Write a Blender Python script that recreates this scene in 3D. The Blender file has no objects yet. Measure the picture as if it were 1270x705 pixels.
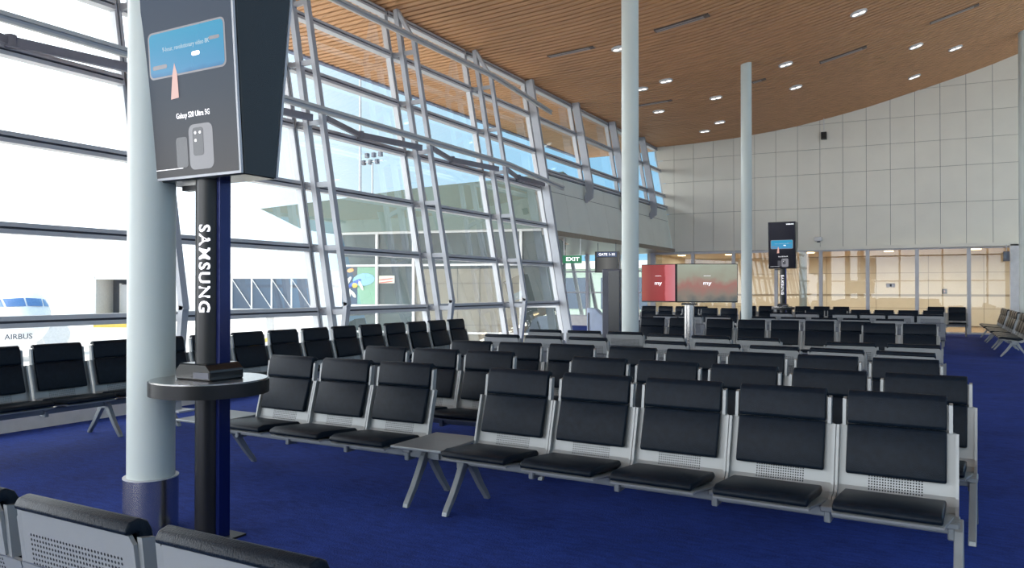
import bpy, bmesh, math, random
from mathutils import Vector, Matrix
random.seed(4)
D = bpy.data; C = bpy.context.scene.collection
PI = math.pi; R = math.radians

# ------------------------------------------------------------------ materials
def nt(name):
    m = D.materials.new(name); m.use_nodes = True
    t = m.node_tree; return m, t, t.nodes, t.links, t.nodes['Principled BSDF']

def mat(name, col, rough=.5, metal=0., var=.06, vscale=6., bump=0., bscale=40., emit=0., coat=0., spec=.5, stretch=None):
    m, t, n, l, b = nt(name)
    b.inputs['Roughness'].default_value = rough; b.inputs['Metallic'].default_value = metal
    b.inputs['Specular IOR Level'].default_value = spec
    if coat: b.inputs['Coat Weight'].default_value = coat; b.inputs['Coat Roughness'].default_value = .15
    tc = n.new('ShaderNodeTexCoord'); mp = n.new('ShaderNodeMapping'); l.new(tc.outputs['Object'], mp.inputs[0])
    if stretch: mp.inputs['Scale'].default_value = stretch
    nz = n.new('ShaderNodeTexNoise'); nz.inputs['Scale'].default_value = vscale; nz.inputs['Detail'].default_value = 3
    l.new(mp.outputs[0], nz.inputs[0])
    rp = n.new('ShaderNodeValToRGB'); l.new(nz.outputs['Fac'], rp.inputs[0])
    rp.color_ramp.elements[0].position = .3; rp.color_ramp.elements[1].position = .7
    rp.color_ramp.elements[0].color = [c * (1 - var) for c in col[:3]] + [1]
    rp.color_ramp.elements[1].color = [min(1, c * (1 + var)) for c in col[:3]] + [1]
    l.new(rp.outputs[0], b.inputs['Base Color'])
    if bump:
        n2 = n.new('ShaderNodeTexNoise'); n2.inputs['Scale'].default_value = bscale; l.new(mp.outputs[0], n2.inputs[0])
        bp = n.new('ShaderNodeBump'); bp.inputs['Strength'].default_value = bump; bp.inputs['Distance'].default_value = .01
        l.new(n2.outputs['Fac'], bp.inputs['Height']); l.new(bp.outputs[0], b.inputs['Normal'])
    if emit:
        l.new(rp.outputs[0], b.inputs['Emission Color']); b.inputs['Emission Strength'].default_value = emit
    return m

def math_node(n, l, op, a, b=None, clamp=False):
    q = n.new('ShaderNodeMath'); q.operation = op; q.use_clamp = clamp
    for i, v in enumerate((a, b)):
        if v is None: continue
        if isinstance(v, (int, float)): q.inputs[i].default_value = v
        else: l.new(v, q.inputs[i])
    return q.outputs[0]

def perforated(name, col):
    """powder coated sheet with punched holes in a low front field (object coordinates of one seat)"""
    m, t, n, l, b = nt(name)
    b.inputs['Roughness'].default_value = .42; b.inputs['Metallic'].default_value = .25
    tc = n.new('ShaderNodeTexCoord'); sp = n.new('ShaderNodeSeparateXYZ'); l.new(tc.outputs['Object'], sp.inputs[0])
    p = .0135
    def cell(o):
        f = math_node(n, l, 'FRACT', math_node(n, l, 'DIVIDE', o, p))
        return math_node(n, l, 'POWER', math_node(n, l, 'SUBTRACT', f, .5), 2)
    d2 = math_node(n, l, 'ADD', cell(sp.outputs[0]), cell(sp.outputs[2]))
    hole = math_node(n, l, 'LESS_THAN', d2, .085)
    def inside(o, a, bb):
        return math_node(n, l, 'MULTIPLY', math_node(n, l, 'GREATER_THAN', o, a), math_node(n, l, 'LESS_THAN', o, bb))
    ax = math_node(n, l, 'ABSOLUTE', sp.outputs[0])
    f1 = math_node(n, l, 'MULTIPLY', math_node(n, l, 'LESS_THAN', ax, p * 10.01), inside(sp.outputs[2], p * 29, p * 36))
    f2 = math_node(n, l, 'MULTIPLY', math_node(n, l, 'LESS_THAN', ax, p * 15.01), inside(sp.outputs[2], p * 40, p * 62))
    fld = math_node(n, l, 'MAXIMUM', f1, f2)
    msk = math_node(n, l, 'MULTIPLY', hole, fld)
    b.inputs['Base Color'].default_value = (*col, 1)
    tr = n.new('ShaderNodeBsdfTransparent'); mx = n.new('ShaderNodeMixShader'); l.new(msk, mx.inputs[0])
    dk = n.new('ShaderNodeBsdfDiffuse'); dk.inputs[0].default_value = (.03, .032, .04, 1)
    hm = n.new('ShaderNodeMixShader'); hm.inputs[0].default_value = .7; l.new(tr.outputs[0], hm.inputs[1]); l.new(dk.outputs[0], hm.inputs[2])
    l.new(b.outputs[0], mx.inputs[1]); l.new(hm.outputs[0], mx.inputs[2]); l.new(mx.outputs[0], n['Material Output'].inputs[0])
    return m

def glass(name, tint=(.93, .97, .96), refl=.10, rough=0.):
    m = D.materials.new(name); m.use_nodes = True; t = m.node_tree; n = t.nodes; l = t.links; n.clear()
    o = n.new('ShaderNodeOutputMaterial'); mx = n.new('ShaderNodeMixShader'); tr = n.new('ShaderNodeBsdfTransparent')
    gl = n.new('ShaderNodeBsdfGlossy'); fr = n.new('ShaderNodeFresnel'); fr.inputs[0].default_value = 1.4
    tr.inputs[0].default_value = (*tint, 1); gl.inputs['Roughness'].default_value = rough
    gl.inputs[0].default_value = (.9, .95, 1, 1)
    f = math_node(n, l, 'MULTIPLY', fr.outputs[0], refl * 10, True)
    l.new(f, mx.inputs[0]); l.new(tr.outputs[0], mx.inputs[1]); l.new(gl.outputs[0], mx.inputs[2]); l.new(mx.outputs[0], o.inputs[0])
    return m

def emis(name, col, s=1., base=.02):
    m, t, n, l, b = nt(name)
    b.inputs['Base Color'].default_value = (base, base, base, 1); b.inputs['Roughness'].default_value = .25
    b.inputs['Emission Color'].default_value = (*col, 1); b.inputs['Emission Strength'].default_value = s
    return m

def ramp_emis(name, axis, lo, hi, stops, s=1., noise=0., rough=.2):
    """screen picture: vertical or horizontal colour ramp in object coordinates"""
    m, t, n, l, b = nt(name)
    b.inputs['Base Color'].default_value = (.01, .01, .012, 1); b.inputs['Roughness'].default_value = rough; b.inputs['Specular IOR Level'].default_value = .2
    tc = n.new('ShaderNodeTexCoord'); sp = n.new('ShaderNodeSeparateXYZ'); l.new(tc.outputs['Object'], sp.inputs[0])
    v = math_node(n, l, 'DIVIDE', math_node(n, l, 'SUBTRACT', sp.outputs[axis], lo), hi - lo)
    if noise:
        nz = n.new('ShaderNodeTexNoise'); nz.inputs['Scale'].default_value = 5; l.new(tc.outputs['Object'], nz.inputs[0])
        v = math_node(n, l, 'ADD', v, math_node(n, l, 'MULTIPLY', math_node(n, l, 'SUBTRACT', nz.outputs['Fac'], .5), noise))
    rp = n.new('ShaderNodeValToRGB'); l.new(v, rp.inputs[0]); e = rp.color_ramp.elements
    while len(e) < len(stops): e.new(.5)
    for q, (p, c) in zip(e, stops): q.position = p; q.color = (*c, 1)
    l.new(rp.outputs[0], b.inputs['Emission Color']); b.inputs['Emission Strength'].default_value = s
    return m

def carpet_mat():
    m, t, n, l, b = nt('blue carpet')
    b.inputs['Roughness'].default_value = .9; b.inputs['Specular IOR Level'].default_value = .15
    b.inputs['Sheen Weight'].default_value = .02; b.inputs['Sheen Tint'].default_value = (.2, .35, 1, 1)
    tc = n.new('ShaderNodeTexCoord')
    a = n.new('ShaderNodeTexNoise'); a.inputs['Scale'].default_value = 1.3; a.inputs['Detail'].default_value = 6; a.inputs['Roughness'].default_value = .75
    l.new(tc.outputs['Object'], a.inputs[0])
    f = n.new('ShaderNodeTexNoise'); f.inputs['Scale'].default_value = 90; f.inputs['Detail'].default_value = 2
    l.new(tc.outputs['Object'], f.inputs[0])
    mp = n.new('ShaderNodeMapping'); mp.inputs['Scale'].default_value = (1, 3.2, 1); mp.inputs['Rotation'].default_value = (0, 0, .35); l.new(tc.outputs['Object'], mp.inputs[0])
    g = n.new('ShaderNodeTexNoise'); g.inputs['Scale'].default_value = 9; g.inputs['Detail'].default_value = 4; l.new(mp.outputs[0], g.inputs[0])
    s = math_node(n, l, 'ADD', math_node(n, l, 'MULTIPLY', a.outputs['Fac'], .4), math_node(n, l, 'MULTIPLY', f.outputs['Fac'], .3))
    s = math_node(n, l, 'ADD', s, math_node(n, l, 'MULTIPLY', g.outputs['Fac'], .3))
    rp = n.new('ShaderNodeValToRGB'); l.new(s, rp.inputs[0])
    rp.color_ramp.elements[0].position = .33; rp.color_ramp.elements[0].color = (.006, .014, .095, 1)
    rp.color_ramp.elements[1].position = .68; rp.color_ramp.elements[1].color = (.021, .060, .36, 1)
    l.new(rp.outputs[0], b.inputs['Base Color'])
    bp = n.new('ShaderNodeBump'); bp.inputs['Strength'].default_value = .5; bp.inputs['Distance'].default_value = .01
    l.new(f.outputs['Fac'], bp.inputs['Height']); l.new(bp.outputs[0], b.inputs['Normal'])
    return m

M = {}
M['carpet'] = carpet_mat()
M['shell'] = perforated('pale grey perforated seat metal', (.31, .325, .33))
M['bench'] = mat('grey painted bench metal', (.24, .265, .28), .4, .4)
M['leather'] = mat('black leather', (.006, .011, .019), .36, 0, .2, 30, .2, 220, spec=.13)
M['alu'] = mat('silver painted aluminium', (.54, .55, .575), .45, .1, .03)
M['truss'] = mat('pale grey painted steel', (.42, .44, .48), .45, .1, .03)
M['rail'] = mat('pale rail aluminium', (.58, .58, .56), .4, .2, .03)

M['gasket'] = mat('dark gasket rubber', (.07, .07, .085), .7)
M['darkgrey'] = mat('dark grey steel', (.10, .105, .13), .5, .2)
M['glass'] = glass('clear facade glass', (.94, .97, .965), .026)
M['glass_p'] = glass('clear partition glass', (.86, .9, .87), .16)
M['column'] = mat('white painted column', (.60, .66, .63), .38, 0, .02, 2)
M['steel'] = mat('brushed stainless steel', (.60, .575, .56), .24, 1., .06, 20, stretch=(1, 1, .02))
M['wood'] = mat('warm timber slat', (.62, .33, .16), .55, 0, .16, 3, stretch=(.15, 6, 6))
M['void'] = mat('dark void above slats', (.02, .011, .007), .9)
M['roof'] = mat('roof sheeting', (.35, .36, .38), .7)
M['fascia'] = mat('blue grey fascia', (.16, .22, .36), .6)
M['panel'] = mat('cream wall panel', (.83, .80, .70), .6, 0, .025, 1.2)
M['joint'] = mat('shadow joint', (.16, .155, .14), .9)
M['gpanel'] = mat('grey green wall panel', (.86, .88, .79), .6, 0, .03, 1.2)
M['curb'] = mat('white window curb', (.86, .85, .80), .6)
M['black'] = mat('gloss black plastic', (.010, .011, .013), .22, 0, .1)
M['matblack'] = mat('satin black metal', (.008, .008, .009), .34, .1, .1)
M['bluegloss'] = mat('dark blue reflective strip', (.008, .016, .10), .2, .4)
M['white'] = mat('white paint', (.75, .75, .74), .5)
M['whiteglow'] = emis('lit white lettering', (.95, .93, 1), 1.15, .6)
M['cream'] = mat('cream corridor wall', (.80, .75, .62), .5, 0, .04, 1.5)
M['creamline'] = mat('corridor wall joint', (.42, .38, .29), .6)
M['tilefloor'] = mat('polished tan corridor floor', (.36, .20, .09), .18, 0, .15, 3)
M['soffit'] = mat('bronze metal soffit', (.30, .26, .21), .35, .5, .08, 2, stretch=(1, 8, 1))
M['lampglow'] = emis('lamp glow', (1, .97, .9), 2)
M['warmglow'] = emis('warm lamp glow', (1, .72, .38), 5)
M['brace'] = mat('slate grey steel', (.20, .20, .24), .5, .1)
M['duct'] = mat('slot diffuser metal', (.16, .12, .10), .5, .3)
M['ductlight'] = mat('pale slot blade', (.46, .42, .40), .5, .3)
M['apron'] = mat('sunlit apron concrete', (.72, .67, .62), .9, 0, .12, .3)
M['plane'] = mat('white aircraft paint', (.82, .83, .85), .35)
M['cockpit'] = mat('cockpit glass', (.10, .20, .42), .1)
M['bridge'] = mat('off white bridge cladding', (.75, .73, .72), .6)
M['bridgeglass'] = mat('blue grey bridge glazing', (.06, .09, .14), .25)
M['bgreen'] = mat('grey green annex cladding', (.115, .165, .14), .6, 0, .05, .6)
M['bglass'] = mat('dark annex glazing', (.035, .055, .055), .25, 0, .5, .5, spec=.3)
M['btile'] = mat('beige tiled annex wall', (.26, .24, .19), .6, 0, .05, 1)
M['yellow'] = mat('yellow vehicle paint', (.85, .62, .12), .5)
M['redscr'] = ramp_emis('red picture', 0, -.33, .33, [(0, (.42, .08, .05)), (.3, (.30, .02, .015)), (.68, (.38, .02, .02)), (.72, (.70, .16, .18)), (1, (.72, .28, .32))], .85, .12)
M['palescr'] = ramp_emis('pale pink picture', 2, -.33, .33, [(0, (.13, .15, .15)), (.18, (.28, .24, .20)), (.45, (.42, .20, .17)), (.65, (.38, .37, .29)), (1, (.42, .47, .38))], .85, .5)
M['adgrad'] = ramp_emis('slate advertising picture', 2, -.72, .72, [(0, (.12, .12, .125)), (.35, (.075, .095, .125)), (1, (.035, .065, .12))], .9, rough=.55)
M['addark'] = ramp_emis('black advertising picture', 2, -.72, .72, [(0, (.005, .005, .012)), (1, (.005, .005, .02))], .6)
M['skyblue'] = ramp_emis('bright cyan picture', 2, -.15, .2, [(0, (.03, .07, .28)), (.22, (.06, .30, .55)), (1, (.01, .33, .55))], .95, .25)
M['phonegrey'] = emis('pale phone body', (.24, .24, .27), .9)
M['phonelight'] = emis('pale print', (.45, .62, .72), .9)
M['phonedark'] = emis('phone camera block', (.07, .07, .085), .8)
M['pink'] = emis('pale skin tone print', (.75, .42, .36), .9)
M['green'] = emis('green sign face', (.01, .22, .09), .8)
M['navy'] = emis('navy header strip', (.02, .05, .14), .8)
M['monitor'] = ramp_emis('grey monitor picture', 0, -.3, .3, [(0, (.07, .07, .07)), (.5, (.17, .17, .16)), (1, (.06, .06, .06))], .8)

# ------------------------------------------------------------------ mesh helpers
class MB:
    def __init__(s): s.bm = bmesh.new()
    def box(s, a, b, mi=0):
        x0, y0, z0 = a; x1, y1, z1 = b
        v = [s.bm.verts.new(p) for p in ((x0,y0,z0),(x1,y0,z0),(x1,y1,z0),(x0,y1,z0),(x0,y0,z1),(x1,y0,z1),(x1,y1,z1),(x0,y1,z1))]
        for f in ((0,3,2,1),(4,5,6,7),(0,1,5,4),(1,2,6,5),(2,3,7,6),(3,0,4,7)):
            s.bm.faces.new([v[i] for i in f]).material_index = mi
        return s
    def hexa(s, p, mi=0):
        v = [s.bm.verts.new(q) for q in p]
        for f in ((0,3,2,1),(4,5,6,7),(0,1,5,4),(1,2,6,5),(2,3,7,6),(3,0,4,7)):
            s.bm.faces.new([v[i] for i in f]).material_index = mi
        return s
    def bar(s, a, b, w, h, up=(0,0,1), mi=0):
        """rectangular bar from a to b: w across, h along 'up'"""
        a = Vector(a); b = Vector(b); d = (b - a).normalized(); u = Vector(up)
        x = d.cross(u).normalized(); u = x.cross(d).normalized()
        P = []
        for e in (a, b):
            P += [e - x*w/2 - u*h/2, e + x*w/2 - u*h/2, e + x*w/2 + u*h/2, e - x*w/2 + u*h/2]
        v = [s.bm.verts.new(q) for q in P]
        for f in ((0,1,2,3),(7,6,5,4),(0,4,5,1),(1,5,6,2),(2,6,7,3),(3,7,4,0)):
            s.bm.faces.new([v[i] for i in f]).material_index = mi
        return s
    def prism(s, poly, axis, lo, hi, mi=0):
        """poly in the two other axes extruded along axis"""
        def P(a, b, c):
            return {'x': (c, a, b), 'y': (a, c, b), 'z': (a, b, c)}[axis]
        A = [s.bm.verts.new(P(a, b, lo)) for a, b in poly]; B = [s.bm.verts.new(P(a, b, hi)) for a, b in poly]
        n = len(poly)
        s.bm.faces.new(A[::-1]).material_index = mi; s.bm.faces.new(B).material_index = mi
        for i in range(n):
            s.bm.faces.new((A[i], A[(i+1) % n], B[(i+1) % n], B[i])).material_index = mi
        return s
    def cyl(s, x, y, z0, z1, r, seg=40, r1=None, mi=0, sx=1, sy=1):
        r1 = r if r1 is None else r1
        A = [s.bm.verts.new((x + sx*r*math.cos(2*PI*i/seg), y + sy*r*math.sin(2*PI*i/seg), z0)) for i in range(seg)]
        B = [s.bm.verts.new((x + sx*r1*math.cos(2*PI*i/seg), y + sy*r1*math.sin(2*PI*i/seg), z1)) for i in range(seg)]
        s.bm.faces.new(A[::-1]).material_index = mi; s.bm.faces.new(B).material_index = mi
        for i in range(seg):
            s.bm.faces.new((A[i], A[(i+1) % seg], B[(i+1) % seg], B[i])).material_index = mi
        return s
    def tube(s, pts, r, seg=10, mi=0):
        pts = [Vector(p) for p in pts]; rings = []
        for i, p in enumerate(pts):
            d = (pts[min(i+1, len(pts)-1)] - pts[max(i-1, 0)]).normalized()
            u = d.orthogonal().normalized() if i == 0 else (u - d*u.dot(d)).normalized()
            w = d.cross(u)
            rings.append([s.bm.verts.new(p + r*(u*math.cos(2*PI*k/seg) + w*math.sin(2*PI*k/seg))) for k in range(seg)])
        for a, b in zip(rings, rings[1:]):
            for k in range(seg): s.bm.faces.new((a[k], a[(k+1) % seg], b[(k+1) % seg], b[k])).material_index = mi
        s.bm.faces.new(rings[0][::-1]).material_index = mi; s.bm.faces.new(rings[-1]).material_index = mi
        return s
    def bevel(s, w, seg=2, ang=30):
        s.bm.normal_update()
        ed = [e for e in s.bm.edges if len(e.link_faces) == 2 and e.calc_face_angle(0) > R(ang)]
        bmesh.ops.bevel(s.bm, geom=ed, offset=w, segments=seg, profile=.5, affect='EDGES', clamp_overlap=True)
        return s
    def build(s, name, mats, parent=None, smooth=False, **kw):
        bmesh.ops.recalc_face_normals(s.bm, faces=s.bm.faces)
        me = D.meshes.new(name); s.bm.to_mesh(me); s.bm.free()
        for m in (mats if isinstance(mats, (list, tuple)) else [mats]): me.materials.append(m)
        if smooth:
            for p in me.polygons: p.use_smooth = True
            me.set_sharp_from_angle(angle=R(38))
        return link(name, me, parent, **kw)

def link(name, me, parent=None, label=None, cat=None, group=None, kind=None):
    o = D.objects.new(name, me); C.objects.link(o)
    if parent is not None: o.parent = parent
    return tag(o, label, cat, group, kind)

def tag(o, label=None, cat=None, group=None, kind=None):
    for k, v in (('label', label), ('category', cat), ('group', group), ('kind', kind)):
        if v: o[k] = v
    return o

def thing(name, label, cat, loc=(0,0,0), rz=0, group=None, kind=None):
    o = D.objects.new(name, None); C.objects.link(o); o.location = loc; o.rotation_euler = (0, 0, rz)
    o.empty_display_size = .1
    return tag(o, label, cat, group, kind)

def text_mesh(txt, size, depth=.002, bold=0., align='CENTER', sp=1.):
    cu = D.curves.new('t', 'FONT'); cu.body = txt; cu.size = size; cu.extrude = depth; cu.align_x = align; cu.align_y = 'CENTER'
    cu.offset = bold; cu.space_character = sp; cu.resolution_u = 3
    o = D.objects.new('t', cu); C.objects.link(o)
    bpy.context.view_layer.update()
    me = D.meshes.new_from_object(o.evaluated_get(bpy.context.evaluated_depsgraph_get()))
    D.objects.remove(o); D.curves.remove(cu)
    return me

def text(name, txt, size, m, parent, mtx, depth=.002, bold=0., sx=1.):
    me = text_mesh(txt, size, depth, bold); me.transform(Matrix.Diagonal((sx, 1, 1, 1))); me.transform(mtx)
    me.materials.clear(); me.materials.append(m); me.name = name
    return link(name, me, parent)

FRONT = Matrix.Rotation(PI/2, 4, 'X')          # text plane XY -> XZ facing -Y

# ------------------------------------------------------------------ shared geometry of the hall
LEAN = .175; GX = -8.5
def gx(z, off=0.): return GX - LEAN*z + off      # leaning facade plane
PROF = [(-13.2,7.12),(-11.5,7.12),(-9.5,7.15),(-8.2,7.18),(-6.7,7.25),(-5.2,7.39),(-4.4,7.5),(-3.67,7.63),(-2.9,7.78),(-2.13,7.94),
        (-1.36,8.13),(-.59,8.33),(.17,8.54),(.94,8.75),(1.71,8.99),(2.47,9.26),(3.5,9.63),(4.5,10.0),(5.6,10.42),(6.6,10.8)]
def zc(x):
    for (a, b), (c, d) in zip(PROF, PROF[1:]):
        if x <= c: return b + (d - b)*(x - a)/(c - a)
    return PROF[-1][1]
def ye(x): return 29.92 + .045*x                 # end wall, very slightly skewed
MUL = [6.35 + 3.0*k for k in range(-4, 8)]       # mullion lines
TR = [1.15, 2.17, 3.19, 4.2, 5.2, 6.2]

# floor
MB().box((-8.62, -9, -.3), (6.6, 30.3, 0)).build('floor', M['carpet'], kind='structure')
m_ = MB(); m_.prism([(-8.62, 18.4), (-8.62, 30.2), (-18.6, 29.4), (-18.1, 20.95), (-10.4, 22.8)], 'z', -.3, -.002)
m_.build('floor', M['carpet'], kind='structure')
MB().box((-10, 30.3, -.3), (7, 36.6, .004)).build('floor', M['tilefloor'], kind='structure')

# ceiling: curved rows of timber slats, void sheet above
m_ = MB(); pitch = .2; sw = .138
y = -8.9
bm = m_.bm
while y < 30.2:
    lo = y; hi = y + sw; prev = None
    for (x, z) in PROF:
        if x > -9.6 and hi > ye(x): pass
        q = [bm.verts.new((x, lo, z)), bm.verts.new((x, hi, z)), bm.verts.new((x, hi, z + .03)), bm.verts.new((x, lo, z + .03))]
        if prev:
            for i in range(4): bm.faces.new((prev[i], prev[(i+1) % 4], q[(i+1) % 4], q[i]))
        prev = q
    y += pitch
m_.build('ceiling', M['wood'], kind='structure')
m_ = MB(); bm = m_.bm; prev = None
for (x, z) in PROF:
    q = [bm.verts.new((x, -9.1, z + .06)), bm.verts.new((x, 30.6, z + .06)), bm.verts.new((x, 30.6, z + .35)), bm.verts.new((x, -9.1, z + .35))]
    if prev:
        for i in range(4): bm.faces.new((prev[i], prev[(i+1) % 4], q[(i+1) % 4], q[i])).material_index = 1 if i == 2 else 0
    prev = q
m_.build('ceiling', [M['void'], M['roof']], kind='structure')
MB().box((-13.35, -9.1, 7.08), (-13.2, 30.6, 7.5)).build('trim_1', M['fascia'], kind='structure')

# curb, sill
MB().box((-8.72, -9, 0), (-8.5, 18.35, .17)).build('baseboard_left', M['curb'], kind='structure')

# facade bays
def pt(off, y, z): return (gx(z, off), y, z)
def facade_bar(mb, y0, y1, z, off0, off1, h0, h1, mi=0):
    mb.hexa([(gx(z+h0, off0), y0, z+h0), (gx(z+h0, off1), y0, z+h0), (gx(z+h0, off1), y1, z+h0), (gx(z+h0, off0), y1, z+h0),
             (gx(z+h1, off0), y0, z+h1), (gx(z+h1, off1), y0, z+h1), (gx(z+h1, off1), y1, z+h1), (gx(z+h1, off0), y1, z+h1)], mi)
def upright(mb, y0, y1, off0, off1, z0, z1, mi=0):
    mb.hexa([(gx(z0, off0), y0, z0), (gx(z0, off1), y0, z0), (gx(z0, off1), y1, z0), (gx(z0, off0), y1, z0),
             (gx(z1, off0), y0, z1), (gx(z1, off1), y0, z1), (gx(z1, off1), y1, z1), (gx(z1, off0), y1, z1)], mi)
edges = MUL + [29.53]
for i, (a, b) in enumerate(zip(edges, edges[1:])):
    low = .17 if a < 18.2 else 4.68
    f = MB()
    a0 = a + .03; b0 = b - .10 if b < 29 else b - .02
    # mullion: two light fins with a dark slot between
    upright(f, b0 + .0, b0 + .038, -.05, .06, low, 7.13); upright(f, b0 + .038, b0 + .062, -.05, .02, low, 7.13, 1)
    upright(f, b0 + .062, b0 + .10, -.05, .06, low, 7.13)
    for z in [z for z in TR + [7.07] if z > low + .3] + ([low + .05] if low > 1 else []):
        facade_bar(f, a, b0, z, -.05, .10, .015, .065); facade_bar(f, a, b0, z, -.05, .07, -.012, .015, 1); facade_bar(f, a, b0, z, -.05, .10, -.062, -.012)
    w = f.build(f'window_{i+1}', [M['alu'], M['gasket']], kind='structure')
    g = MB(); v = [g.bm.verts.new(p) for p in (pt(-.01, a, low), pt(-.01, b0, low), pt(-.01, b0, 7.12), pt(-.01, a, 7.12))]; g.bm.faces.new(v)
    g.build('pane', M['glass'], w)

# panelled wall over the side opening, below the high windows
m_ = MB(); upright(m_, 18.42, 29.53, -.20, -.012, 2.97, 4.66, 1)
yy = 18.42
while yy < 29.4:
    y1 = min(yy + 1.5, 29.53)
    upright(m_, yy + .008, y1 - .008, -.013, 0, 2.96, 4.19); upright(m_, yy + .008, y1 - .008, -.013, 0, 4.206, 4.64)
    yy += 1.5
m_.build('wall_left', [M['gpanel'], M['joint']], kind='structure')

# end wall: cream panels over the glass screen
m_ = MB(); px = .7615; x0 = .162 - px*13
rows = [2.98, 4.47, 5.7, 6.6, 7.5, 8.42, 9.3, 10.2, 11]
for c in range(-2, 22):
    xa = x0 + c*px; xb = xa + px
    for r0, r1 in zip(rows, rows[1:]):
        t1 = min(r1 - .012, 7.3)
        la = max(xa, gx(r0)) + .006; ua = max(xa, gx(t1)) + .006; lb = xb - .006
        if lb <= ua + .01: continue
        la = min(la, lb - .005)
        ta = min(r1 - .012, zc(ua) + .12); tb = min(r1 - .012, zc(lb) + .12)
        if max(ta, tb) <= r0 + .02: continue
        ta = max(ta, r0 + .005); tb = max(tb, r0 + .005)
        m_.hexa([(la, ye(la), r0), (lb, ye(lb), r0), (lb, ye(lb)+.03, r0), (la, ye(la)+.03, r0),
                 (ua, ye(ua), ta), (lb, ye(lb), tb), (lb, ye(lb)+.03, tb), (ua, ye(ua)+.03, ta)])
m_.build('wall_end', M['panel'], kind='structure')
m_ = MB()
poly = [(gx(2.98)+.01, 2.97), (7, 2.97), (7, 10.95)] + [(x, z + .1) for x, z in PROF[::-1] if x > -9.6]
b_ = m_.bm; A = [b_.verts.new((x, ye(x)+.03, z)) for x, z in poly]; B = [b_.verts.new((x, ye(x)+.2, z)) for x, z in poly]
b_.faces.new(A); b_.faces.new(B[::-1])
for i in range(len(poly)): b_.faces.new((A[i], A[(i+1) % len(poly)], B[(i+1) % len(poly)], B[i]))
m_.build('wall_end', M['joint'], kind='structure')
m_ = MB(); m_.box((-10, ye(-6)+.05, 2.93), (7, 36.6, 3.05)); m_.build('ceiling', M['panel'], kind='structure')

# glass screen under the end wall
posts = [.99 - 1.54*k for k in range(-3, 8)]
for i, (xb, xa) in enumerate(zip(posts, posts[1:])):
    w = MB(); w.box((xa-.06, ye(xa)-.02, 0), (xa+.06, ye(xa)+.12, 2.97)); w.box((xa+.06, ye(xa)+.02, 2.88), (xb-.06, ye(xa)+.1, 2.965)); w.box((xa+.06, ye(xa)+.03, 0), (xb-.06, ye(xa)+.08, .06))
    o = w.build(f'window_{20+i}', M['alu'], kind='structure')
    g = MB(); v = [g.bm.verts.new(p) for p in ((xa+.06, ye(xa)+.05, .06), (xb-.06, ye(xa)+.05, .06), (xb-.06, ye(xa)+.05, 2.88), (xa+.06, ye(xa)+.05, 2.88))]; g.bm.faces.new(v)
    g.build('pane', M['glass_p'], o)

# corridor behind the screen
m_ = MB(); m_.box((-10, 36.02, 0), (7, 36.3, 3.0), 1)
xs_ = [-10 + 1.95*k for k in range(10)]; zs_ = [.03, .73, 1.23, 1.30, 2.2, 2.92]
for xa, xb in zip(xs_, xs_[1:]):
    for za, zb in zip(zs_, zs_[1:]):
        m_.box((xa+.008, 35.99, za+.008), (min(xb, 7)-.008, 36.03, zb-.008), 0 if zb != 1.30 else 1)
m_.build('wall_back_corridor', [M['cream'], M['creamline']], kind='structure')
MB().box((6.6, 30.3, 0), (6.8, 36.3, 3)).build('wall_right_corridor', M['cream'], kind='structure')
MB().box((-10.1, 29.6, 0), (-9.95, 36.3, 3)).build('wall_left_corridor', M['cream'], kind='structure')
cor = []
for k, xx in enumerate((-9.2, -7.3, -4.2, -1.5, 1.25, 4)):
    o = MB().cyl(xx, 31.3 + .2*(k % 2), 2.895, 2.93, .16, 24).build('recessed_downlight', M['warmglow'])
    tag(o, 'warm glowing round downlight in the corridor ceiling behind the end glass screen', 'ceiling light', 'warm corridor downlights')
# annex under the soffit
m_ = MB(); m_.prism([(-8.95, 18.42), (-8.95, 30.0), (-18.6, 30.0), (-18.1, 20.95), (-10.4, 22.8)], 'z', 2.96, 3.1)
m_.build('ceiling', M['soffit'], kind='structure')

# other closing walls (right side and behind the viewer)
MB().box((6.5, -9, 0), (6.8, 30.4, 1.0)).build('wall_right', M['panel'], kind='structure')
m_ = MB()
for k in range(14): m_.box((6.5, -9 + 3.03*k - .06, 1.0), (6.7, -9 + 3.03*k + .06, 10.75))
for zz in (1.1, 3.2, 5.2, 7.2, 9.2, 10.7): m_.box((6.52, -9, zz-.05), (6.66, 30.4, zz+.05))
w_ = m_.build('window_61', M['alu'], kind='structure')  # unseen glazing, put in to let fill light into the hall
g = MB(); g.bm.faces.new([g.bm.verts.new(p) for p in ((6.6, -9.1, 1), (6.6, 30.3, 1), (6.6, 30.3, 10.7), (6.6, -9.1, 10.7))]); g.build('pane', M['glass'], w_)
m_ = MB()
for xx in [-8.5 + 3.0*k for k in range(6)]: m_.box((xx-.06, -9.2, 0), (xx+.06, -9, zc(xx)+.04))
for zz in (.1, 2.2, 4.2, 6.2): m_.box((-8.5, -9.15, zz-.05), (6.6, -9.05, zz+.05))
w_ = m_.build('window_60', M['alu'], kind='structure')  # unseen glazing, put in so light from behind reaches the end wall
g = MB(); g.bm.faces.new([g.bm.verts.new(p) for p in ((-8.5, -9.1, 0), (6.6, -9.1, 0), (6.6, -9.1, 10.7), (-8.5, -9.1, 7.1))]); g.build('pane', M['glass'], w_)

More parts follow.
